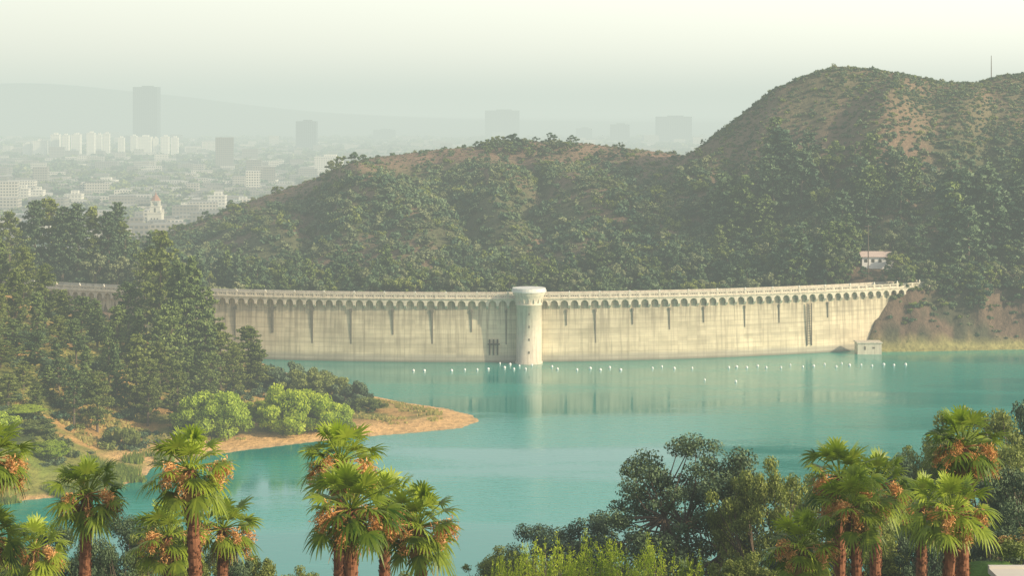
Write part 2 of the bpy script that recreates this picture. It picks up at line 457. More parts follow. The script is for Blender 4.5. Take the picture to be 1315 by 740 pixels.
cc = N(nt, 'ShaderNodeVectorMath', operation='SCALE'); nt.links.new(at.outputs['Color'], cc.inputs[0]); nt.links.new(f, cc.inputs['Scale'])
nt.links.new(cc.outputs[0], b.inputs['Base Color']); b.inputs['Roughness'].default_value = .95; b.inputs['Specular IOR Level'].default_value = .1
bp = N(nt, 'ShaderNodeBump'); bp.inputs['Strength'].default_value = .8; bp.inputs['Distance'].default_value = 1.2
nt.links.new(nz, bp.inputs['Height']); nt.links.new(bp.outputs[0], b.inputs['Normal'])
me = mb.mesh("ground", [M_ground], True)
ca = me.attributes.new("soil", 'FLOAT_COLOR', 'POINT')
cc4 = np.ones((len(V), 4), np.float32); cc4[:, :3] = C.reshape(-1, 3); ca.data.foreach_set("color", cc4.ravel())
obj("ground", me)

# ------------------------------------------------------------------ lake water
mb = MB(); mb.add([(-330, 285, 0), (350, 285, 0), (350, 690, 0), (-330, 690, 0)], [(0, 1, 2, 3)])
M_water, nt, b = new_mat("lake_water")
geo = N(nt, 'ShaderNodeNewGeometry')
mp = N(nt, 'ShaderNodeMapping'); mp.inputs['Scale'].default_value = (0.35, 1.0, 1); nt.links.new(geo.outputs['Position'], mp.inputs['Vector'])
mp2 = N(nt, 'ShaderNodeMapping'); mp2.inputs['Scale'].default_value = (0.0065, 0.020, 1); mp2.inputs['Rotation'].default_value = (0, 0, .18); nt.links.new(geo.outputs['Position'], mp2.inputs['Vector'])
patch = ramp(nt, noise(nt, mp2.outputs[0], 1.0, 5, .55), .44, .56)
c = mixc(nt, patch, (0.0, 0.225, 0.18), (0.0, 0.29, 0.23))
nt.links.new(c, b.inputs['Base Color'])
b.inputs['IOR'].default_value = 1.33
nt.links.new(math_n(nt, 'MULTIPLY_ADD', patch, .14, .03), b.inputs['Roughness'])
rip = noise(nt, mp.outputs[0], .8, 3, .6)
bp = N(nt, 'ShaderNodeBump'); bp.inputs['Distance'].default_value = .14
nt.links.new(math_n(nt, 'MULTIPLY_ADD', patch, .6, .15), bp.inputs['Strength'])
nt.links.new(rip, bp.inputs['Height']); nt.links.new(bp.outputs[0], b.inputs['Normal'])
obj("lake_water", mb.mesh("lake_water", [M_water]))

# ------------------------------------------------------------------ concrete
def concrete(name, col, uvstain=False):
    m, nt, b = new_mat(name)
    if uvstain:
        uv = N(nt, 'ShaderNodeUVMap', uv_map="arc"); vec = uv.outputs[0]
        def mapped(x, y):
            mp = N(nt, 'ShaderNodeMapping'); mp.inputs['Scale'].default_value = (x, y, 1)
            nt.links.new(vec, mp.inputs['Vector']); return mp.outputs[0]
        sep = N(nt, 'ShaderNodeSeparateXYZ'); nt.links.new(vec, sep.inputs[0])
        streak = noise(nt, mapped(.9, .05), 1.0, 5, .65)
        blotch = noise(nt, mapped(.06, .12), 1.0, 5, .6)
        band = noise(nt, mapped(.012, .9), 1.0, 4, .6)
        c = mixc(nt, ramp(nt, blotch, .35, .7), tuple(x * .72 for x in col), tuple(min(.85, x * 1.15) for x in col))
        c = mixc(nt, math_n(nt, 'MULTIPLY', ramp(nt, streak, .48, .72), .7), c, (.25, .21, .15))
        c = mixc(nt, math_n(nt, 'MULTIPLY', ramp(nt, band, .5, .7), .35), c, (.28, .25, .18))
        up = math_n(nt, 'MULTIPLY', ramp(nt, sep.outputs[1], 11.0, 18.0), ramp(nt, streak, .35, .6))
        c = mixc(nt, math_n(nt, 'MULTIPLY', up, .6), c, (.19, .16, .12))
        lw = ramp(nt, math_n(nt, 'ADD', sep.outputs[1], math_n(nt, 'MULTIPLY', blotch, 1.2)), 3.4, 2.6)
        c = mixc(nt, math_n(nt, 'MULTIPLY', lw, .6), c, (.32, .30, .26))
        lw2 = ramp(nt, sep.outputs[1], .9, .3)
        c = mixc(nt, math_n(nt, 'MULTIPLY', lw2, .6), c, (.12, .12, .09))
        br = N(nt, 'ShaderNodeTexBrick'); br.offset = 0; br.inputs['Color1'].default_value = (1, 1, 1, 1); br.inputs['Color2'].default_value = (.80, .80, .78, 1)
        br.inputs['Mortar'].default_value = (.70, .68, .64, 1); br.inputs['Scale'].default_value = 1
        br.inputs['Mortar Size'].default_value = .07; br.inputs['Brick Width'].default_value = 3.4; br.inputs['Row Height'].default_value = 1.55
        nt.links.new(vec, br.inputs['Vector'])
        c = mixc(nt, .75, c, br.outputs['Color'], 'MULTIPLY')
        h = streak
    else:
        tc = N(nt, 'ShaderNodeNewGeometry')
        nz = noise(nt, tc.outputs['Position'], .6, 5, .65)
        mp = N(nt, 'ShaderNodeMapping'); mp.inputs['Scale'].default_value = (1.2, 1.2, .08); nt.links.new(tc.outputs['Position'], mp.inputs['Vector'])
        st = noise(nt, mp.outputs[0], 1.0, 3, .6)
        c = mixc(nt, nz, tuple(x * .72 for x in col), tuple(x * 1.2 for x in col))
        c = mixc(nt, math_n(nt, 'MULTIPLY', ramp(nt, st, .48, .72), .6), c, tuple(x * .4 for x in col))
        h = nz
    nt.links.new(c, b.inputs['Base Color']); b.inputs['Roughness'].default_value = .85
    bp = N(nt, 'ShaderNodeBump'); bp.inputs['Strength'].default_value = .35; bp.inputs['Distance'].default_value = .15
    nt.links.new(h, bp.inputs['Height']); nt.links.new(bp.outputs[0], b.inputs['Normal'])
    return m
M_conc = concrete("dam_concrete", (.72, .63, .45), True)
M_conc2 = concrete("dam_trim_concrete", (.64, .58, .46))
M_dark = plain_mat("dark_stain", (.07, .065, .055), .9, .3, 1)
M_brown = plain_mat("dark_brown", (.16, .145, .115), .9, .3, 1)
M_rail = plain_mat("painted_rail", (.7, .69, .64), .6, .15, 1)
M_asph = plain_mat("asphalt", (.05, .05, .05), .9, .2, 1)

dam = empty("dam")
U0, U1 = -170.0, 176.0
us = np.linspace(U0, U1, 150)
prof = [(-9, 1.2), (0, .75), (6, .45), (12, .2), (18, 0), (20.8, 0)]
v = []; uvs = []
for u in us:
    for z, w in prof: v.append(dpos(u, w, z)); uvs.append((u + 500, z))
n = len(prof); q = [(i * n + j, (i + 1) * n + j, (i + 1) * n + j + 1, i * n + j + 1) for i in range(len(us) - 1) for j in range(n - 1)]
mb = MB(); mb.add(np.array(v), q); me = mb.mesh("dam_wall", [M_conc], True)
uvl = me.uv_layers.new(name="arc"); li = np.zeros(len(me.loops), int); me.loops.foreach_get("vertex_index", li)
uvl.data.foreach_set("uv", np.array(uvs)[li].astype(np.float32).ravel())
obj("upstream_wall", me, parent=dam)
def sweep(mb, poly, mat=0, u0=U0, u1=U1, n=150):
    """poly = closed list of (w,z) swept along the arc"""
    uu = np.linspace(u0, u1, n); k = len(poly)
    v = np.concatenate([[dpos(u, w, z) for (w, z) in poly] for u in uu])
    q = [(i * k + j, i * k + (j + 1) % k, (i + 1) * k + (j + 1) % k, (i + 1) * k + j) for i in range(n - 1) for j in range(k)]
    mb.add(v, q, mat)
    if k == 4: mb.add(v[:4], [(0, 1, 2, 3)], mat); mb.add(v[-4:], [(3, 2, 1, 0)], mat)
mb = MB()
sweep(mb, [(-0.01, -9), (-0.01, 20.79), (-7, 20.79), (-14, -9)], 0)
obj("crown_body", mb.mesh("crown_body", [M_conc2]), parent=dam)
mb = MB()
sweep(mb, [(1.6, 20.8), (1.6, 21.25), (-8, 21.25), (-8, 20.8)], 0)
sweep(mb, [(1.75, 21.0), (1.75, 21.2), (1.601, 21.2), (1.601, 21.0)], 0)
sweep(mb, [(1.25, 21.254), (1.25, 21.7), (1.0, 21.7), (1.0, 21.254)], 0)
sweep(mb, [(1.33, 22.35), (1.33, 22.6), (.92, 22.6), (.92, 22.35)], 0)
sweep(mb, [(-7.5, 21.254), (-7.5, 22.5), (-7.8, 22.5), (-7.8, 21.254)], 0)
M = 3.4
nm = int((U1 - U0) / M)
for i in range(nm):
    uc = U0 + (i + .5) * M
    for k in range(5):  # balusters
        uu = uc - M / 2 + .5 + k * .6
        p = dpos(uu, 1.13, 22.03); mb.box(p, (.11, .09, .325), 0, rot=uu / DR)
    p = dpos(uc - M / 2, 1.13, 21.95); mb.box(p, (.28, .2, .70), 0, rot=(uc - M / 2) / DR)
    if i % 3 == 0:   # taller pedestal with a lamp
        uu = uc - M / 2
        mb.box(dpos(uu, 1.13, 22.86), (.36, .26, .2), 0, rot=uu / DR)
        mb.box(dpos(uu, 1.13, 23.3), (.16, .16, .24), 1, rot=uu / DR)
obj("parapet", mb.mesh("parapet", [M_conc2, M_rail]), parent=dam)
mb = MB(); sweep(mb, [(.9, 21.256), (.9, 21.262), (-7.4, 21.262), (-7.4, 21.256)], 0)
obj("crest_road", mb.mesh("crest_road", [M_asph]), parent=dam)
# arcade of corbel arches
mb = MB(); W_ = 1.35; r_ = 1.28; sp = 19.15; zt = 20.78
for i in range(nm):
    uc = U0 + (i + .5) * M
    cols = [(-M / 2, 17.7), (-r_, 17.7), (-r_, sp)]
    for a in np.linspace(pi, 0, 9)[1:-1]: cols.append((r_ * cos(a), sp + r_ * sin(a)))
    cols += [(r_, sp), (r_, 17.7), (M / 2, 17.7)]
    fr = []
    for (u, z) in cols:
        w_low = W_ if z > 18.6 else .3
        fr.append(dpos(uc + u, W_, zt)); fr.append(dpos(uc + u, W_, max(z, 18.7))); fr.append(dpos(uc + u, w_low, z)); fr.append(dpos(uc + u, -.05, z))
    q = []
    for j in range(len(cols) - 1):
        a = 4 * j; c_ = 4 * (j + 1)
        q += [(a, a + 1, c_ + 1, c_), (a + 1, a + 2, c_ + 2, c_ + 1), (a + 2, a + 3, c_ + 3, c_ + 2)]
    for s in (-1, 1):
        k = len(fr)
        fr += [dpos(uc + s * r_, W_, sp), dpos(uc + s * r_, W_, 18.7), dpos(uc + s * r_, -.05, 17.7), dpos(uc + s * r_, -.05, sp)]
        q += [(k, k + 1, k + 2, k + 3)]
    mb.add(np.array(fr), q)
obj("arch_corbels", mb.mesh("arch_corbels", [M_conc2]), parent=dam)
# thin dark vertical strips and a ladder on the face
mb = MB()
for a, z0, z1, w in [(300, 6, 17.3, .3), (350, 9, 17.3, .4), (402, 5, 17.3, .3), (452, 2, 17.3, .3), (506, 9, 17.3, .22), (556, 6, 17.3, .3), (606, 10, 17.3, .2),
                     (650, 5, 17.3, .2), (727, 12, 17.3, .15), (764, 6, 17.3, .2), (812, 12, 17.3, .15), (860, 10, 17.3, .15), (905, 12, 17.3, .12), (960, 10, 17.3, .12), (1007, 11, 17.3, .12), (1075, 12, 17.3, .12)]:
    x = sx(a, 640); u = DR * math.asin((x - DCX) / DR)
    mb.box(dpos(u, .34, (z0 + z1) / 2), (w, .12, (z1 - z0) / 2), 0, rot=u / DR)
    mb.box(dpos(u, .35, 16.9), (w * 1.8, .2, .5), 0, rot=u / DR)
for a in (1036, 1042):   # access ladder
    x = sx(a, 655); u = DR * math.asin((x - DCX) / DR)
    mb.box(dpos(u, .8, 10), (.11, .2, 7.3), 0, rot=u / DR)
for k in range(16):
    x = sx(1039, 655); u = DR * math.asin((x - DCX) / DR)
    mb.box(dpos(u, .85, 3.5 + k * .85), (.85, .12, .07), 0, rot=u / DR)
obj("strips_ladder", mb.mesh("strips_ladder", [M_brown]), parent=dam)
mb = MB()
for a in (629, 634, 639):
    x = sx(a, 636); u = DR * math.asin((x - DCX) / DR)
    mb.box(dpos(u, .8, 5), (.22, .25, 2.6), 0, rot=u / DR)
mb.box(dpos(DR * math.asin((sx(634, 636) - DCX) / DR), 1.0, 6), (2.0, .3, .2), 0)
obj("trash_rack", mb.mesh("trash_rack", [M_dark]), parent=dam)

# intake tower
tw = empty("intake_tower", (5.6, 631.4, 0))
def lathe(mb, prof, n=32, mat=0, c=(0, 0)):
    v = [(c[0] + r * cos(a), c[1] + r * sin(a), z) for (r, z) in prof for a in np.arange(n) / n * 2 * pi]
    q = [(i * n + j, i * n + (j + 1) % n, (i + 1) * n + (j + 1) % n, (i + 1) * n + j) for i in range(len(prof) - 1) for j in range(n)]
    mb.add(v, q, mat)
mb = MB()
lathe(mb, [(4.5, -9), (4.5, .6), (4.2, .62), (4.2, 19.2), (4.45, 19.3), (4.45, 19.7), (4.3, 19.8), (4.3, 20.6), (4.5, 21.2), (4.9, 22.2), (5.4, 23.2), (5.4, 23.6)])
obj("shaft", mb.mesh("shaft", [M_conc2], True), parent=tw)
mb = MB(); lathe(mb, [(0.01, 23.6), (5.75, 23.6), (5.75, 24.3), (5.5, 24.31), (5.5, 24.9), (0.01, 25.1)])
obj("cap", mb.mesh("cap", [M_rail]), parent=tw)
mb = MB()
for k in range(16):
    a = k / 16 * 2 * pi
    mb.box((4.45 * cos(a), 4.45 * sin(a), 21.4), (.25, .14, 1.3), 0, rot=a)
obj("brackets", mb.mesh("brackets", [M_conc2]), parent=tw)
mb = MB()
for k in range(4):
    mb.box((4.16 * cos(-pi / 2), 4.16 * sin(-pi / 2), 4 + k * 4.2), (.22, .1, .4), 0)
obj("ports", mb.mesh("ports", [M_brown]), parent=tw)

# gate block at the right abutment
gb = empty("valve_house", (sx(1114, 657), 656, 0))
mb = MB(); mb.box((0, 0, 1.4), (4.1, 3, 2.4)); obj("walls", mb.mesh("walls", [M_conc2]), parent=gb)
mb = MB(); mb.box((0, 0, 4.0), (4.4, 3.3, .2)); obj("roof", mb.mesh("roof", [M_conc2]), parent=gb)
mb = MB(); mb.box((-1.6, -3.03, 2.2), (.3, .05, .6)); mb.box((1.4, -3.03, 2.3), (.4, .05, .3)); obj("openings", mb.mesh("openings", [M_brown]), parent=gb)

# buoy line
M_buoy = plain_mat("buoy_white", (.8, .8, .78), .5, .05, 1)
mb = MB()
bl = [(531, 477), (545, 477), (580, 477), (597, 476), (613, 476), (627, 475), (642, 468), (648, 473), (655, 469), (660, 475), (667, 471), (675, 475), (683, 470), (709, 472), (716, 475), (741, 476), (758, 474), (771, 476), (783, 473), (797, 476),
      (838, 474), (850, 472), (866, 474), (889, 474), (905, 489), (945, 491), (936, 473), (946, 472), (959, 473), (973, 471), (984, 473), (1003, 473), (1015, 470), (1031, 472), (1045, 471), (1059, 469), (1074, 472), (1081, 468), (1091, 470), (1106, 470), (1120, 471), (1135, 469), (1148, 470), (1163, 469)]
for a, b_ in bl:
    d = EYE * F / (b_ - 140); s = rng.uniform(.28, .5)
    c = (sx(a, d), d, 0)
    lathe(mb, [(.01, -.3), (s * .8, -.1), (s, .2), (s * .75, .5), (s * .3, .65), (.01, .7)], 10, 0, c[:2])
obj("buoy_line", mb.mesh("buoy_line", [M_buoy], True))

# ------------------------------------------------------------------ city beyond the ridge
def bmat(name, wall, glass, fx=4.0, fz=3.6):
    m, nt, b = new_mat(name)
    geo = N(nt, 'ShaderNodeNewGeometry'); at = N(nt, 'ShaderNodeAttribute', attribute_name="tone")
    sep = N(nt, 'ShaderNodeSeparateXYZ'); nt.links.new(geo.outputs['Position'], sep.inputs[0])
    hx = math_n(nt, 'FRACT', math_n(nt, 'DIVIDE', math_n(nt, 'ADD', sep.outputs[0], sep.outputs[1]), fx))
    hz = math_n(nt, 'FRACT', math_n(nt, 'DIVIDE', sep.outputs[2], fz))
    wn = math_n(nt, 'MULTIPLY', math_n(nt, 'GREATER_THAN', hx, .4), math_n(nt, 'GREATER_THAN', hz, .5))
    sn = N(nt, 'ShaderNodeSeparateXYZ'); nt.links.new(geo.outputs['Normal'], sn.inputs[0])
    wn = math_n(nt, 'MULTIPLY', wn, math_n(nt, 'LESS_THAN', sn.outputs[2], .5))
    wc = mixc(nt, at.outputs['Fac'], tuple(x * .3 for x in wall), wall)
    nt.links.new(mixc(nt, wn, wc, glass), b.inputs['Base Color']); b.inputs['Roughness'].default_value = .7
    return m
M_city = bmat("city_walls", (.6, .56, .48), (.08, .09, .1))
M_white = bmat("white_block_walls", (.85, .82, .72), (.3, .3, .3))
M_glass = bmat("dark_tower_walls", (.10, .13, .15), (.04, .06, .08), 6, 4)
M_roof = plain_mat("roof_tile", (.30, .14, .09), .8, .2, .5)
mb = MB()
n = 3600
d = np.exp(rng.uniform(math.log(1350), math.log(7500), n)); s = rng.uniform(-.32, .32, n)
for i in range(n):
    y = d[i]; x = s[i] * y
    w = rng.uniform(5, 13) * (1 + y / 6000); l = rng.uniform(5, 13) * (1 + y / 6000); h = rng.choice([2.5, 3, 4, 5, 8, 14], p=[.3, .3, .2, .12, .06, .02])
    if y > 3500 and rng.random() < .04: h *= 2.2
    mb.box((x, y, PLAIN + h - 1), (w, l, h), 0, float(rng.random() ** 2.2), rot=rng.choice([0, .06, -.05]) + .12)
obj("city_buildings", mb.mesh("city_buildings", [M_city]))

def tower(name, a0, a1, b0, b1, dist, mat, tone=.5, crown=True, slabs=True):
    x0, x1 = sx(a0, dist), sx(a1, dist); zt = sz(b0, dist); zb = PLAIN - 3
    e = empty(name, ((x0 + x1) / 2, dist, zb)); w = (x1 - x0) / 2; h = zt - zb
    mb = MB(); mb.box((0, 0, h / 2), (w, w * .8, h / 2), 0, tone); obj("walls", mb.mesh("walls", [mat]), parent=e)
    mb = MB()
    if slabs:
        for k in range(int(h / 12)):
            mb.box((0, 0, 6 + k * 12), (w + .5, w * .8 + .5, .9), 0, tone)
    mb.box((0, 0, h + .6), (w + .4, w * .8 + .4, .6), 0, tone)
    obj("floor_bands", mb.mesh("floor_bands", [mat]), parent=e)
    if crown:
        mb = MB(); mb.box((w * .1, 0, h + 3.2), (w * .45, w * .35, 2.0), 0, tone); obj("rooftop_plant", mb.mesh("rooftop_plant", [mat]), parent=e)
    return e
tower("office_tower", 173, 204, 112, 178, 6200, M_glass, .6)
tower("office_tower", 381, 407, 156, 190, 5400, M_glass, .7)
tower("office_tower", 623, 667, 142, 172, 7400, M_glass, .6)
tower("office_tower", 740, 760, 165, 180, 7000, M_glass, .6)
tower("office_tower", 784, 808, 160, 186, 6600, M_glass, .6)
tower("office_tower", 843, 887, 150, 190, 6600, M_glass, .6)
tower("office_tower", 480, 508, 167, 195, 7000, M_glass, .6)
for a0, a1, b0 in [(66, 77, 173), (80, 89, 174), (92, 104, 173), (112, 122, 171), (124, 131, 173), (133, 141, 172), (152, 160, 177), (168, 176, 175), (178, 195, 176), (197, 203, 178), (207, 217, 176), (220, 229, 177), (44, 60, 181), (30, 40, 185)]:
    tower("apartment_block", a0, a1, b0, 197, 4700 + rng.uniform(-150, 150), M_white, 1.0, True, False)
for a0, a1, b0, dd in [(22, 38, 243, 2350), (40, 57, 245, 2400), (85, 106, 250, 2250), (268, 290, 252, 2150), (300, 322, 258, 2300), (405, 440, 202, 3300), (120, 150, 232, 2900), (330, 356, 232, 2900), (225, 250, 266, 2100), (140, 160, 260, 2200)]:
    tower("office_block", a0, a1, b0, 290, dd, M_white, .6, True, False)
# church tower
dd = 1800; e = empty("church_tower", (sx(200, dd), dd, PLAIN))
M_stucco = plain_mat("stucco", (.55, .53, .45), .8, .15, .3)
mb = MB(); mb.box((0, 0, 8), (6.5, 6.5, 8)); mb.box((0, 0, 19), (4.8, 4.8, 3.2)); mb.box((0, 0, 16.2), (7, 7, .35)); mb.box((0, 0, 22.4), (5.2, 5.2, .3))
for s1 in (-1, 1):
    for s2 in (-1, 1): mb.box((s1 * 3.3, s2 * 3.3, 24.9), (.8, .8, 2.2)); mb.box((s1 * 5.8, s2 * 5.8, 17.6), (.5, .5, 1.2))
mb.box((0, 0, 27.4), (4.4, 4.4, .3)); obj("walls", mb.mesh("walls", [M_stucco]), parent=e)
mb = MB(); lathe(mb, [(4.8, 27.7), (3.2, 30.5), (1.2, 33), (.25, 35), (.05, 39)], 8); obj("spire", mb.mesh("spire", [M_roof]), parent=e)
mb = MB(); mb.box((0, -4.83, 19), (.9, .05, 2)); mb.box((-2.8, -6.53, 10), (.7, .05, 1.6)); mb.box((2.8, -6.53, 10), (.7, .05, 1.6)); mb.box((0, -6.53, 10), (.7, .05, 1.6)); obj("windows", mb.mesh("windows", [M_dark]), parent=e)

# ------------------------------------------------------------------ hillside vegetation
HX, HY = sx(1124, 704), 704.0     # house site
def clear(x, y): return ~((np.abs(x - .188 * y) < 9) & (y > 684) & (y < 714))
shr = [shrub("shrub%d" % i, 20 + i, [M_shrub, M_shrub, M_sage, M_shrub, M_sage, M_olive][i], 150, .30, 6, .8) for i in range(6)]
C_shr = proto_collection("shrub_kind", shr)
C_dry = proto_collection("dry_shrub_kind", [shrub("dryshrub%d" % i, 40 + i, [M_dry, M_sage, M_sage][i], 130, .22, 5, .6) for i in range(3)])
def area(n, x0, x1, y0, y1): return rng.uniform(x0, x1, n), rng.uniform(y0, y1, n)
x, y = area(78000, -330, 330, 690, 985)
z, dist = height(x, y, True)
r1 = np.interp(x, R1x, R1z); r2 = np.interp(x, R2x, R2z)
dens = sstep(-.14, .05, fbm(x, y, 34, 21)) * .75 + .22
rel1 = z / np.maximum(np.maximum(r1, 20), 1)
crest1 = sstep(.82, .96, rel1) * (x < 92) * (y > 840)
dens = dens * (1 - .7 * crest1)
up2 = sstep(.6, .85, z / np.maximum(r2, 20)) * (x > 85)
dens = np.minimum(dens + .25 * up2, 1)
keep = (rng.random(len(x)) < dens * .85) & (dist > 8) & (y > arc_y(x) + 16) & clear(x, y)
x, y, z, up2, crest1 = x[keep], y[keep], z[keep], up2[keep], crest1[keep]
sc_ = rng.uniform(.7, 1.4, len(x)) + rng.random(len(x)) ** 5 * 2.6 * (1 - .7 * up2); sc_ = sc_ * (1 - .15 * up2 - .45 * crest1); h_ = sc_ * rng.uniform(.75, 1.25, len(x))
scatter("hillside_shrubs", np.stack([x, y, z - .2], 1), np.stack([sc_, sc_, h_], 1), C_shr, 6)
x, y = area(17000, -330, 330, 700, 985); z = height(x, y); k = clear(x, y); x, y, z = x[k], y[k], z[k]
sc_ = rng.uniform(.5, 1.2, len(x))
scatter("hillside_dry_brush", np.stack([x, y, z - .1], 1), np.stack([sc_, sc_, sc_ * .6], 1), C_dry, 3)

far_tr = [broad("fartree%d" % i, 60 + i, 10, 8.5, [M_shrub, M_pine, M_olive, M_shrub, M_sage][i % 5], 18, 75, .62, .12, .55) for i in range(5)]
C_ftr = proto_collection("far_tree_kind", far_tr)
far_pi = [pine("farpine%d" % i, 70 + i, 16, 7.5, M_shrub if i else M_pine, 10, .75, .08, .5, 14) for i in range(3)]
C_fpi = proto_collection("far_pine_kind", far_pi)
x, y = area(560, -150, 150, 684, 745); z = height(x, y)
k = (y > arc_y(x) + 18) & (x < 128) & clear(x, y)
x, y, z = x[k], y[k], z[k]; s_ = rng.uniform(.5, 1.25, len(x))
scatter("downstream_trees", np.stack([x, y, z - .3], 1), np.stack([s_, s_, s_], 1), C_ftr, 5)
x, y = area(110, -160, 125, 690, 735); z = height(x, y)
s_ = rng.uniform(.55, 1.0, len(x)) * (1 + .15 * (x < -100)); k = y > arc_y(x) + 20
scatter("downstream_pines", np.stack([x, y, z - .3], 1)[k], np.stack([s_, s_, s_], 1)[k], C_fpi, 3)
x, y = area(1900, 60, 300, 695, 850); z = height(x, y); r2 = np.interp(x, R2x, R2z)
dn = sstep(-.04, .10, fbm(x, y, 50, 31)) * sstep(.80, .55, z / r2) * sstep(60, 95, x)
k = (rng.random(len(x)) < dn * .4) & clear(x, y); x, y, z = x[k], y[k], z[k]; s_ = rng.uniform(.5, 1.5, len(x))
scatter("hillside_trees", np.stack([x, y, z - .3], 1), np.stack([s_, s_, s_], 1), C_ftr, 5)
x, y = area(1300, 78, 300, 695, 840); z = height(x, y); r2 = np.interp(x, R2x, R2z)
dn = sstep(-.02, .12, fbm(x, y, 48, 37)) * sstep(.78, .5, z / r2)
k = (rng.random(len(x)) < dn * .36) & clear(x, y); x, y, z = x[k], y[k], z[k]; s_ = rng.uniform(.7, 1.6, len(x))
scatter("hillside_pines", np.stack([x, y, z - .3], 1), np.stack([s_ * 1.3, s_ * 1.3, s_], 1), C_fpi, 3)
x, y = area(420, -250, 90, 730, 940); z = height(x, y); k = rng.random(len(x)) < sstep(-.05, .15, fbm(x, y, 40, 33)) * .7
x, y, z = x[k], y[k], z[k]; s_ = rng.uniform(.35, .7, len(x))
scatter("gully_trees", np.stack([x, y, z - .3], 1), np.stack([s_ * 1.2, s_ * 1.2, s_], 1), C_ftr, 5)
x = rng.normal(7, 14, 40); y = rng.uniform(925, 950, 40); z = height(x, y); s_ = rng.uniform(.3, .65, 40)
scatter("ridge_trees", np.stack([x, y, z - .4], 1), np.stack([s_ * 1.4, s_ * 1.4, s_], 1), C_ftr, 5)
# right bank brush and trees above the waterline
x, y = area(2600, 118, 290, 660, 708); z, dist = height(x, y, True)
k = (dist > 4.5) & (rng.random(2600) < .24 + .65 * sstep(8, 15, z)) & (y > np.where(x < 150, 664, 0)) & clear(x, y); x, y, z = x[k], y[k], z[k]; s_ = rng.uniform(.6, 2.1, len(x)) * (.6 + .5 * sstep(6, 16, z))
scatter("bank_shrubs", np.stack([x, y, z - .3], 1), np.stack([s_, s_, s_ * .85], 1), C_shr, 6)
x, y = area(420, 136, 290, 674, 705); z = height(x, y); k = (z > 12) & (rng.random(420) < .6) & clear(x, y); x, y, z = x[k], y[k], z[k]; s_ = rng.uniform(.35, 1.05, len(x))
scatter("bank_trees", np.stack([x, y, z - .3], 1), np.stack([s_, s_, s_ * .9], 1), C_ftr, 5)
x = np.array([124, 127.5, 136.5, 139.5, 142, 121, 131, 134]); y = np.array([698, 692, 694, 700, 708, 704, 690, 691.]); z = height(x, y); s_ = np.array([.9, .5, .45, .75, 1.2, 1.1, .22, .25])
scatter("house_garden_trees", np.stack([x, y, z - .3], 1), np.stack([s_, s_, s_], 1), C_ftr, 5)
n = 9000; d = np.exp(rng.uniform(math.log(1200), math.log(7500), n)); s = rng.uniform(-.32, .32, n)
sc_ = rng.uniform(4, 9, n) * (1 + d / 5000)
scatter("city_trees", np.stack([s * d, d, np.full(n, PLAIN - 1.0)], 1), np.stack([sc_, sc_, sc_ * .75], 1), C_shr, 6)

# ------------------------------------------------------------------ left bank pines
pk = [pine("pine_kind%d" % i, 100 + i, 25, w, M_pine, 26, .5, b0, pw, wh) for i, (w, b0, pw, wh) in enumerate([(10, .15, .6, 26), (8.5, .1, .7, 28), (13, .3, .4, 20), (9, .2, .55, 24), (12, .12, .5, 24)])]
pk2 = [pine("olive_pine_kind%d" % i, 120 + i, 25, w, M_olive, 26, .5, b0, pw, wh) for i, (w, b0, pw, wh) in enumerate([(13, .2, .45, 22), (11, .12, .6, 24)])]
pk3 = [pine("dark_pine_kind", 130, 25, 11, M_oak, 26, .5, .12, .55, 26)]
pines = [(12, 690, 273), (45, 700, 258), (62, 708, 256), (80, 700, 266), (100, 702, 262), (120, 705, 266), (140, 700, 272), (156, 712, 285), (28, 715, 285), (150, 745, 260), (90, 720, 272),
         (0, 560, 303), (30, 560, 318), (205, 572, 298), (186, 582, 325), (226, 560, 335), (250, 556, 330), (165, 560, 362), (268, 552, 372), (240, 545, 362),
         (58, 545, 340), (82, 540, 372), (105, 540, 380), (125, 535, 385), (150, 530, 392), (176, 530, 395), (200, 525, 400), (222, 520, 392), (262, 520, 400), (283, 535, 415),
         (318, 535, 420), (330, 540, 440), (300, 520, 440), (20, 520, 345), (48, 515, 375), (0, 505, 365), (75, 510, 405), (98, 505, 410), (140, 500, 418), (175, 498, 430), (205, 500, 440), (240, 505, 445), (270, 505, 452),
         (15, 485, 410), (45, 485, 425), (75, 480, 440), (110, 485, 445), (-10, 480, 400), (-30, 500, 360), (-60, 520, 330), (-90, 540, 320), (150, 485, 440), (190, 488, 462), (228, 492, 468), (0, 465, 450), (30, 462, 470), (62, 466, 468), (95, 470, 474), (125, 474, 478),
         (-50, 470, 430), (-110, 500, 400), (-70, 450, 470), (10, 455, 480), (45, 455, 492)]
for i, (a, d, b_) in enumerate(pines):
    d = d + rng.uniform(-6, 6); x = sx(a, d); g = gz(x, d); top = sz(b_, d); h = max(top - g, 7)
    q_ = rng.random()
    me = pk3[0] if (d > 650 and q_ < .7) else (pk[i % 5] if q_ < .58 else pk2[i % 2])
    s = h / 25; sw = max(s, .62) * rng.uniform(.95, 1.25) if s < 1 else s * .98
    obj("pine_tree", me, (x, d, g - .3), rot=rng.uniform(0, 6), scale=(sw, sw, s))
x, y = area(1500, -240, -70, 430, 600); z, dist = height(x, y, True); k = (dist > 13) & (rng.random(1500) < .62); x, y, z = x[k], y[k], z[k]; s_ = rng.uniform(1.2, 3.4, len(x))
C_und = proto_collection("understory_kind", [shrub("und%d" % i, 200 + i, [M_shrub, M_olive, M_oak][i], 420, .17, 8) for i in range(3)])
scatter("understory_shrubs", np.stack([x, y, z - .3], 1), np.stack([s_, s_, s_ * .8], 1), C_und, 3)
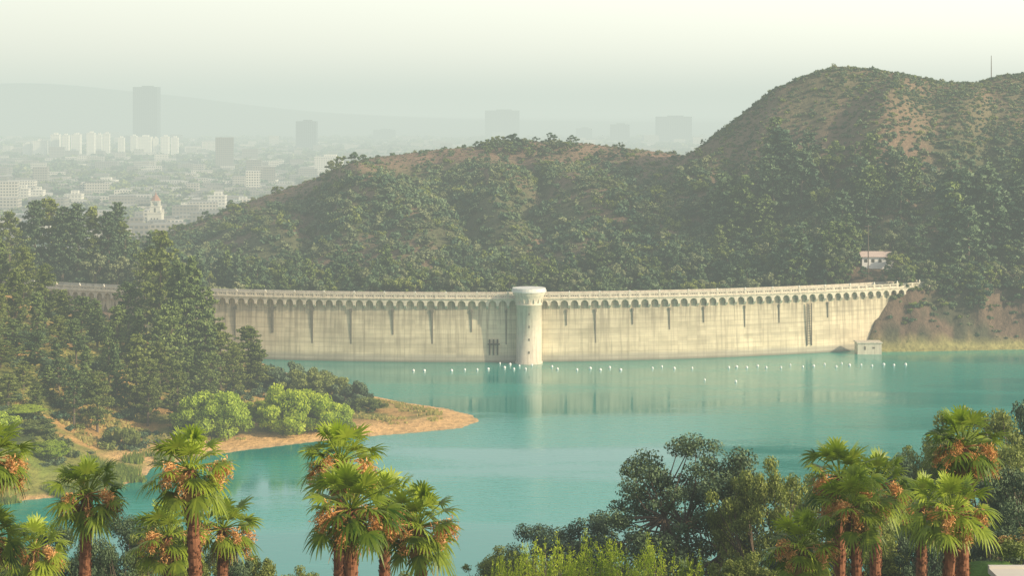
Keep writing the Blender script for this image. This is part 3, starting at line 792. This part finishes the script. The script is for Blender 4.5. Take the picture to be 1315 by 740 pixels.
def bush(name, kind, a, d, btop, wpx):
    x = sx(a, d); g = gz(x, d); h = sz(btop, d) - g; w = wpx / F * d
    obj(name, kind[0], (x, d, g - .3), rot=rng.uniform(0, 6), scale=(w / kind[1], w / kind[1], h / kind[2]))
K_wil = (broad("willow_kind", 301, 9, 16, M_bright, 70, 330, .40, .05, .45), 16, 9)
K_wil2 = (broad("willow_kind2", 302, 9, 16, M_yellow, 70, 300, .40, .05, .45), 16, 9)
K_und = (broad("bush_kind", 303, 8, 14, M_olive, 45, 260, .45, .05, .45), 14, 8)
K_dk = (broad("dark_bush_kind", 304, 8, 14, M_oak, 45, 260, .45, .05, .45), 14, 8)
bush("willow_tree", K_wil, 274, 480, 500, 92)
bush("willow_tree", K_wil2, 376, 490, 492, 100)
bush("willow_tree", K_wil, 425, 494, 514, 62)
bush("willow_tree", K_wil2, 330, 502, 512, 50)
for a, d, b_, w in [(365, 545, 463, 60), (395, 540, 470, 60), (425, 535, 480, 60), (450, 528, 488, 55), (470, 520, 508, 42), (345, 540, 470, 50), (405, 560, 474, 50), (440, 545, 492, 50)]:
    bush("riparian_bush", K_und if rng.random() < .6 else K_dk, a, d, b_, w)
for a, d, b_, w in [(30, 440, 540, 80), (0, 432, 560, 80), (60, 436, 566, 60), (-30, 430, 530, 100), (10, 450, 520, 90), (225, 468, 566, 24), (160, 462, 545, 36)]:
    bush("lakeside_bush", K_und if rng.random() < .6 else K_wil, a, d, b_, w)
# reeds
r = np.random.default_rng(9); mb = MB()
n = 26000; x = r.uniform(-118, -72, n); y = r.uniform(404, 458, n); z, dist = height(x, y, True)
k = (dist > -3) & (dist < 14) & (fbm(x, y, 9, 77) > -.04); x, y, z = x[k], y[k], np.maximum(z[k], 0); n = len(x)
hh = r.uniform(.6, 1.9, n); a = r.uniform(0, 6.28, n); w = .16; lx = r.normal(0, .25, n); ly = r.normal(0, .25, n)
v = np.stack([np.stack([x - w * np.cos(a), y - w * np.sin(a), z], 1), np.stack([x + w * np.cos(a), y + w * np.sin(a), z], 1),
              np.stack([x + lx + .03, y + ly, z + hh], 1), np.stack([x + lx - .03, y + ly, z + hh], 1)], 1).reshape(-1, 3)
mb.add(v, np.arange(4 * n).reshape(n, 4), 0, np.repeat(r.random(n), 4)); obj("reeds", mb.mesh("reeds", [M_reed]))
n = 26000; x = r.uniform(-125, -12, n); y = r.uniform(450, 560, n); z, dist = height(x, y, True)
k = (dist > 8) & (fbm(x, y, 8, 55) > 0); x, y, z = x[k], y[k], z[k]; n = len(x); mb = MB()
hh = r.uniform(.3, .9, n); a = r.uniform(0, 6.28, n); w = .3
v = np.stack([np.stack([x - w * np.cos(a), y - w * np.sin(a), z], 1), np.stack([x + w * np.cos(a), y + w * np.sin(a), z], 1),
              np.stack([x + w * np.cos(a) * 1.3, y + .1, z + hh], 1), np.stack([x - w * np.cos(a) * 1.3, y, z + hh], 1)], 1).reshape(-1, 3)
mb.add(v, np.arange(4 * n).reshape(n, 4), 0, np.repeat(r.random(n), 4)); obj("grass", mb.mesh("grass", [leaf_mat("dry_grass", (.16, .20, .04), (.52, .42, .15), .2)]))

# ------------------------------------------------------------------ foreground
def stand(name, me, H0, a, d, btop, W0=None, wpx=None, rot=None):
    x = sx(a, d); g = gz(x, d); h = sz(btop, d) - g; s = h / H0
    w = s if wpx is None else (wpx / F * d) / W0
    return obj(name, me, (x, d, g), rot=rng.uniform(0, 6) if rot is None else rot, scale=(w, w, s))
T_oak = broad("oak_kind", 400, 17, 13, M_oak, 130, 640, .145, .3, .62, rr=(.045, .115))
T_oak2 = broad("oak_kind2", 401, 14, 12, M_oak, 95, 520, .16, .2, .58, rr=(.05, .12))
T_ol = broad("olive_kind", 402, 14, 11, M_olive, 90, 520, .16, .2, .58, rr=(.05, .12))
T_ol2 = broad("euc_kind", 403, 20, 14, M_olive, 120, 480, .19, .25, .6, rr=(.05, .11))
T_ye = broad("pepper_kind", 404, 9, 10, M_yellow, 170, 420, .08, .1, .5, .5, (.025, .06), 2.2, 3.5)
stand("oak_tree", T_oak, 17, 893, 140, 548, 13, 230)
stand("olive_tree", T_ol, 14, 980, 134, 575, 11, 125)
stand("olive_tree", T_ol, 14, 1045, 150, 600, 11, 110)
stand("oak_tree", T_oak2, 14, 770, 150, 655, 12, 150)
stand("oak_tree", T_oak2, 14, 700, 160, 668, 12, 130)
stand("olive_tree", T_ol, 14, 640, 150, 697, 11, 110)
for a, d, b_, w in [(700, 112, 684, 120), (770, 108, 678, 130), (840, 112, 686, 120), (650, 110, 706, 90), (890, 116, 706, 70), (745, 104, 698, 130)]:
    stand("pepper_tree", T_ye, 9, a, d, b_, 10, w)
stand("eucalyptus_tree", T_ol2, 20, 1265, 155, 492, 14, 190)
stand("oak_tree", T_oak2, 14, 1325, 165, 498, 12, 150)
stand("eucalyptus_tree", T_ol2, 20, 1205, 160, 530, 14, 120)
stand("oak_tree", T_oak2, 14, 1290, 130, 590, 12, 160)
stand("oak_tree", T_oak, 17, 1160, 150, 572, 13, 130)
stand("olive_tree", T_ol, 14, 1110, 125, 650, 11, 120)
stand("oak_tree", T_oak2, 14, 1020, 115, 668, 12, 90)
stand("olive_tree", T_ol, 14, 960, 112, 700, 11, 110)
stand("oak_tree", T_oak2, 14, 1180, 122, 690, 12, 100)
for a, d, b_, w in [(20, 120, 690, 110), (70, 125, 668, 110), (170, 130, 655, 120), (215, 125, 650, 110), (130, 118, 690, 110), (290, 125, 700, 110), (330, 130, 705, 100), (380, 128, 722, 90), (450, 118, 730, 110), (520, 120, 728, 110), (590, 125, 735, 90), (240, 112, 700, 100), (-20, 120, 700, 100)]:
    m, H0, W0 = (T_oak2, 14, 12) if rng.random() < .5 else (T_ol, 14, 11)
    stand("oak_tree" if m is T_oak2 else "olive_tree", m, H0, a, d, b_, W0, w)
PK = [palm("palm_kind%d" % i, 500 + i, 12.0) for i in range(4)]
for i, (a, d, b_) in enumerate([(106, 92, 634), (255, 90, 604), (436, 92, 594), (452, 84, 650), (492, 96, 650), (548, 92, 678), (-14, 92, 590), (-4, 96, 690), (40, 104, 705), (225, 104, 690), (285, 108, 680),
                                (1078, 100, 610), (1122, 104, 622), (1105, 96, 650), (1236, 94, 574), (1212, 92, 655), (1180, 110, 650), (1040, 96, 705)]):
    x = sx(a, d); s = rng.uniform(.96, 1.1)
    zz = sz(b_, d) - 12.0 * s
    obj("palm_tree", PK[i % 4], (x, d, zz), rot=rng.uniform(-.5, .5), scale=s)
x, y = area(2600, -75, 80, 60, 290); z = height(x, y); s_ = rng.uniform(.8, 2.2, len(x))
kk = ~((x > 22) & (y > 88) & (y < 118)); scatter("hillside_groundcover", np.stack([x, y, z - .3], 1)[kk], np.stack([s_, s_, s_ * .8], 1)[kk], C_und, 3)
mb = MB(); mb.box((34, 98.5, 59.35), (8.6, 3.2, .15)); mb.box((34, 101.85, 59.42), (8.6, .14, .22))
obj("garden_terrace", mb.mesh("garden_terrace", [plain_mat("pale_paving", (.6, .56, .5), .8, .12, .8)]))
x, y = area(16, 24, 31, 107, 112)
C_gar = proto_collection("garden_kind", [shrub("gar%d" % i, 230 + i, [M_deadfrond, M_olive, M_oak][i], 700, .11, 7) for i in range(3)])
scatter("garden_shrubs", np.stack([x, y, x * 0 + 58.7], 1), np.full((16, 3), .8), C_gar, 3)

# ------------------------------------------------------------------ house on the right hill, poles
e = empty("white_house", (HX, HY, gz(HX, HY) - .2))
mb = MB(); mb.box((0, 0, -.2), (5.6, 4.0, 3.4)); mb.box((7.3, .6, -.6), (1.7, 3, 2.7)); obj("walls", mb.mesh("walls", [plain_mat("white_paint", (.75, .73, .7), .7, .08, .4)]), parent=e)
mb = MB(); mb.add([(-6.1, -4.8, 3.1), (6.1, -4.8, 3.1), (6.1, 0, 4.9), (-6.1, 0, 4.9), (-6.1, 4.8, 3.1), (6.1, 4.8, 3.1)], [(0, 1, 2, 3), (3, 2, 5, 4)]); mb.box((7.5, .6, 2.27), (2.0, 3.4, .15))
obj("roof", mb.mesh("roof", [plain_mat("pink_roof", (.55, .43, .38), .8, .15, .4)]), parent=e)
mb = MB()
for k in (-4.2, -1.6, 1.0, 3.8): mb.box((k, -4.03, 1.7), (.55, .05, .6))
obj("windows", mb.mesh("windows", [M_dark]), parent=e)
def pole(name, a, d, b0, arms=True):
    x = sx(a, d); g = gz(x, d); h = sz(b0, d) - g
    mb = MB(); mb.tube([(0, 0, -1), (0, 0, h * .5), (0, 0, h)], [.22, .18, .12], 8)
    if arms: mb.box((0, 0, h - .8), (1.3, .08, .1)); mb.box((0, 0, h - 2), (1.0, .08, .1))
    obj(name, mb.mesh(name, [M_bark]), (x, d, g))
pole("utility_pole", 1115, 692, 288)
pole("radio_mast", 1273, 862, 71, False)

# ------------------------------------------------------------------ haze (valley air), sky, sun
mb = MB(); mb.box((0, 22000, 0), (26000, 22500, 205))
m = bpy.data.materials.new("haze_air"); m.use_nodes = True; nt = m.node_tree; nt.nodes.clear()
SIG = 0.00030
out = nt.nodes.new('ShaderNodeOutputMaterial'); ab = nt.nodes.new('ShaderNodeVolumeAbsorption'); em = nt.nodes.new('ShaderNodeEmission'); ad = nt.nodes.new('ShaderNodeAddShader')
ab.inputs['Color'].default_value = (0, 0, 0, 1); ab.inputs['Density'].default_value = SIG
em.inputs['Color'].default_value = (.67, .745, .66, 1); em.inputs['Strength'].default_value = SIG  # scattered light in the air is painted as the haze's own even glow
nt.links.new(ab.outputs[0], ad.inputs[0]); nt.links.new(em.outputs[0], ad.inputs[1]); nt.links.new(ad.outputs[0], out.inputs['Volume'])
obj("haze", mb.mesh("haze", [m]))

EL, AZ = radians(25), radians(114)   # azimuth clockwise from +Y
w = bpy.data.worlds.new("World"); sc.world = w; w.use_nodes = True; nt = w.node_tree
bg = nt.nodes['Background']; sky = nt.nodes.new('ShaderNodeTexSky'); sky.sky_type = 'NISHITA'; sky.sun_disc = False
sky.sun_elevation = EL; sky.sun_rotation = AZ; sky.air_density = 1.0; sky.dust_density = 4.0; sky.ozone_density = 1.0; sky.altitude = 200
nt.links.new(sky.outputs[0], bg.inputs['Color']); bg.inputs['Strength'].default_value = 0.12
# cream gradient added to brighten the sky low over the horizon, more toward sun
tc = N(nt, 'ShaderNodeTexCoord'); sp_ = N(nt, 'ShaderNodeSeparateXYZ'); nt.links.new(tc.outputs['Generated'], sp_.inputs[0])
el_ = ramp(nt, sp_.outputs[2], 0.03, .45, 1.0, .14)
dt = N(nt, 'ShaderNodeVectorMath', operation='DOT_PRODUCT'); nt.links.new(tc.outputs['Generated'], dt.inputs[0]); dt.inputs[1].default_value = (sin(AZ), cos(AZ), 0)
sd = ramp(nt, dt.outputs['Value'], -.65, -.1, .94, 1.4)
bg2 = N(nt, 'ShaderNodeBackground'); bg2.inputs['Color'].default_value = (.97, .94, .80, 1)
nt.links.new(math_n(nt, 'MULTIPLY', el_, sd), bg2.inputs['Strength'])
ad = N(nt, 'ShaderNodeAddShader'); nt.links.new(bg.outputs[0], ad.inputs[0]); nt.links.new(bg2.outputs[0], ad.inputs[1])
nt.links.new(ad.outputs[0], nt.nodes['World Output'].inputs['Surface'])
sl = bpy.data.lights.new("sun", 'SUN'); sl.energy = 5.0; sl.angle = radians(.5); sl.color = (1, .84, .58)
so = bpy.data.objects.new("sun", sl); COL.objects.link(so)
from mathutils import Vector
dv = Vector((sin(AZ) * cos(EL), cos(AZ) * cos(EL), sin(EL)))
so.rotation_euler = dv.to_track_quat('Z', 'Y').to_euler(); so.location = (0, 0, 500)
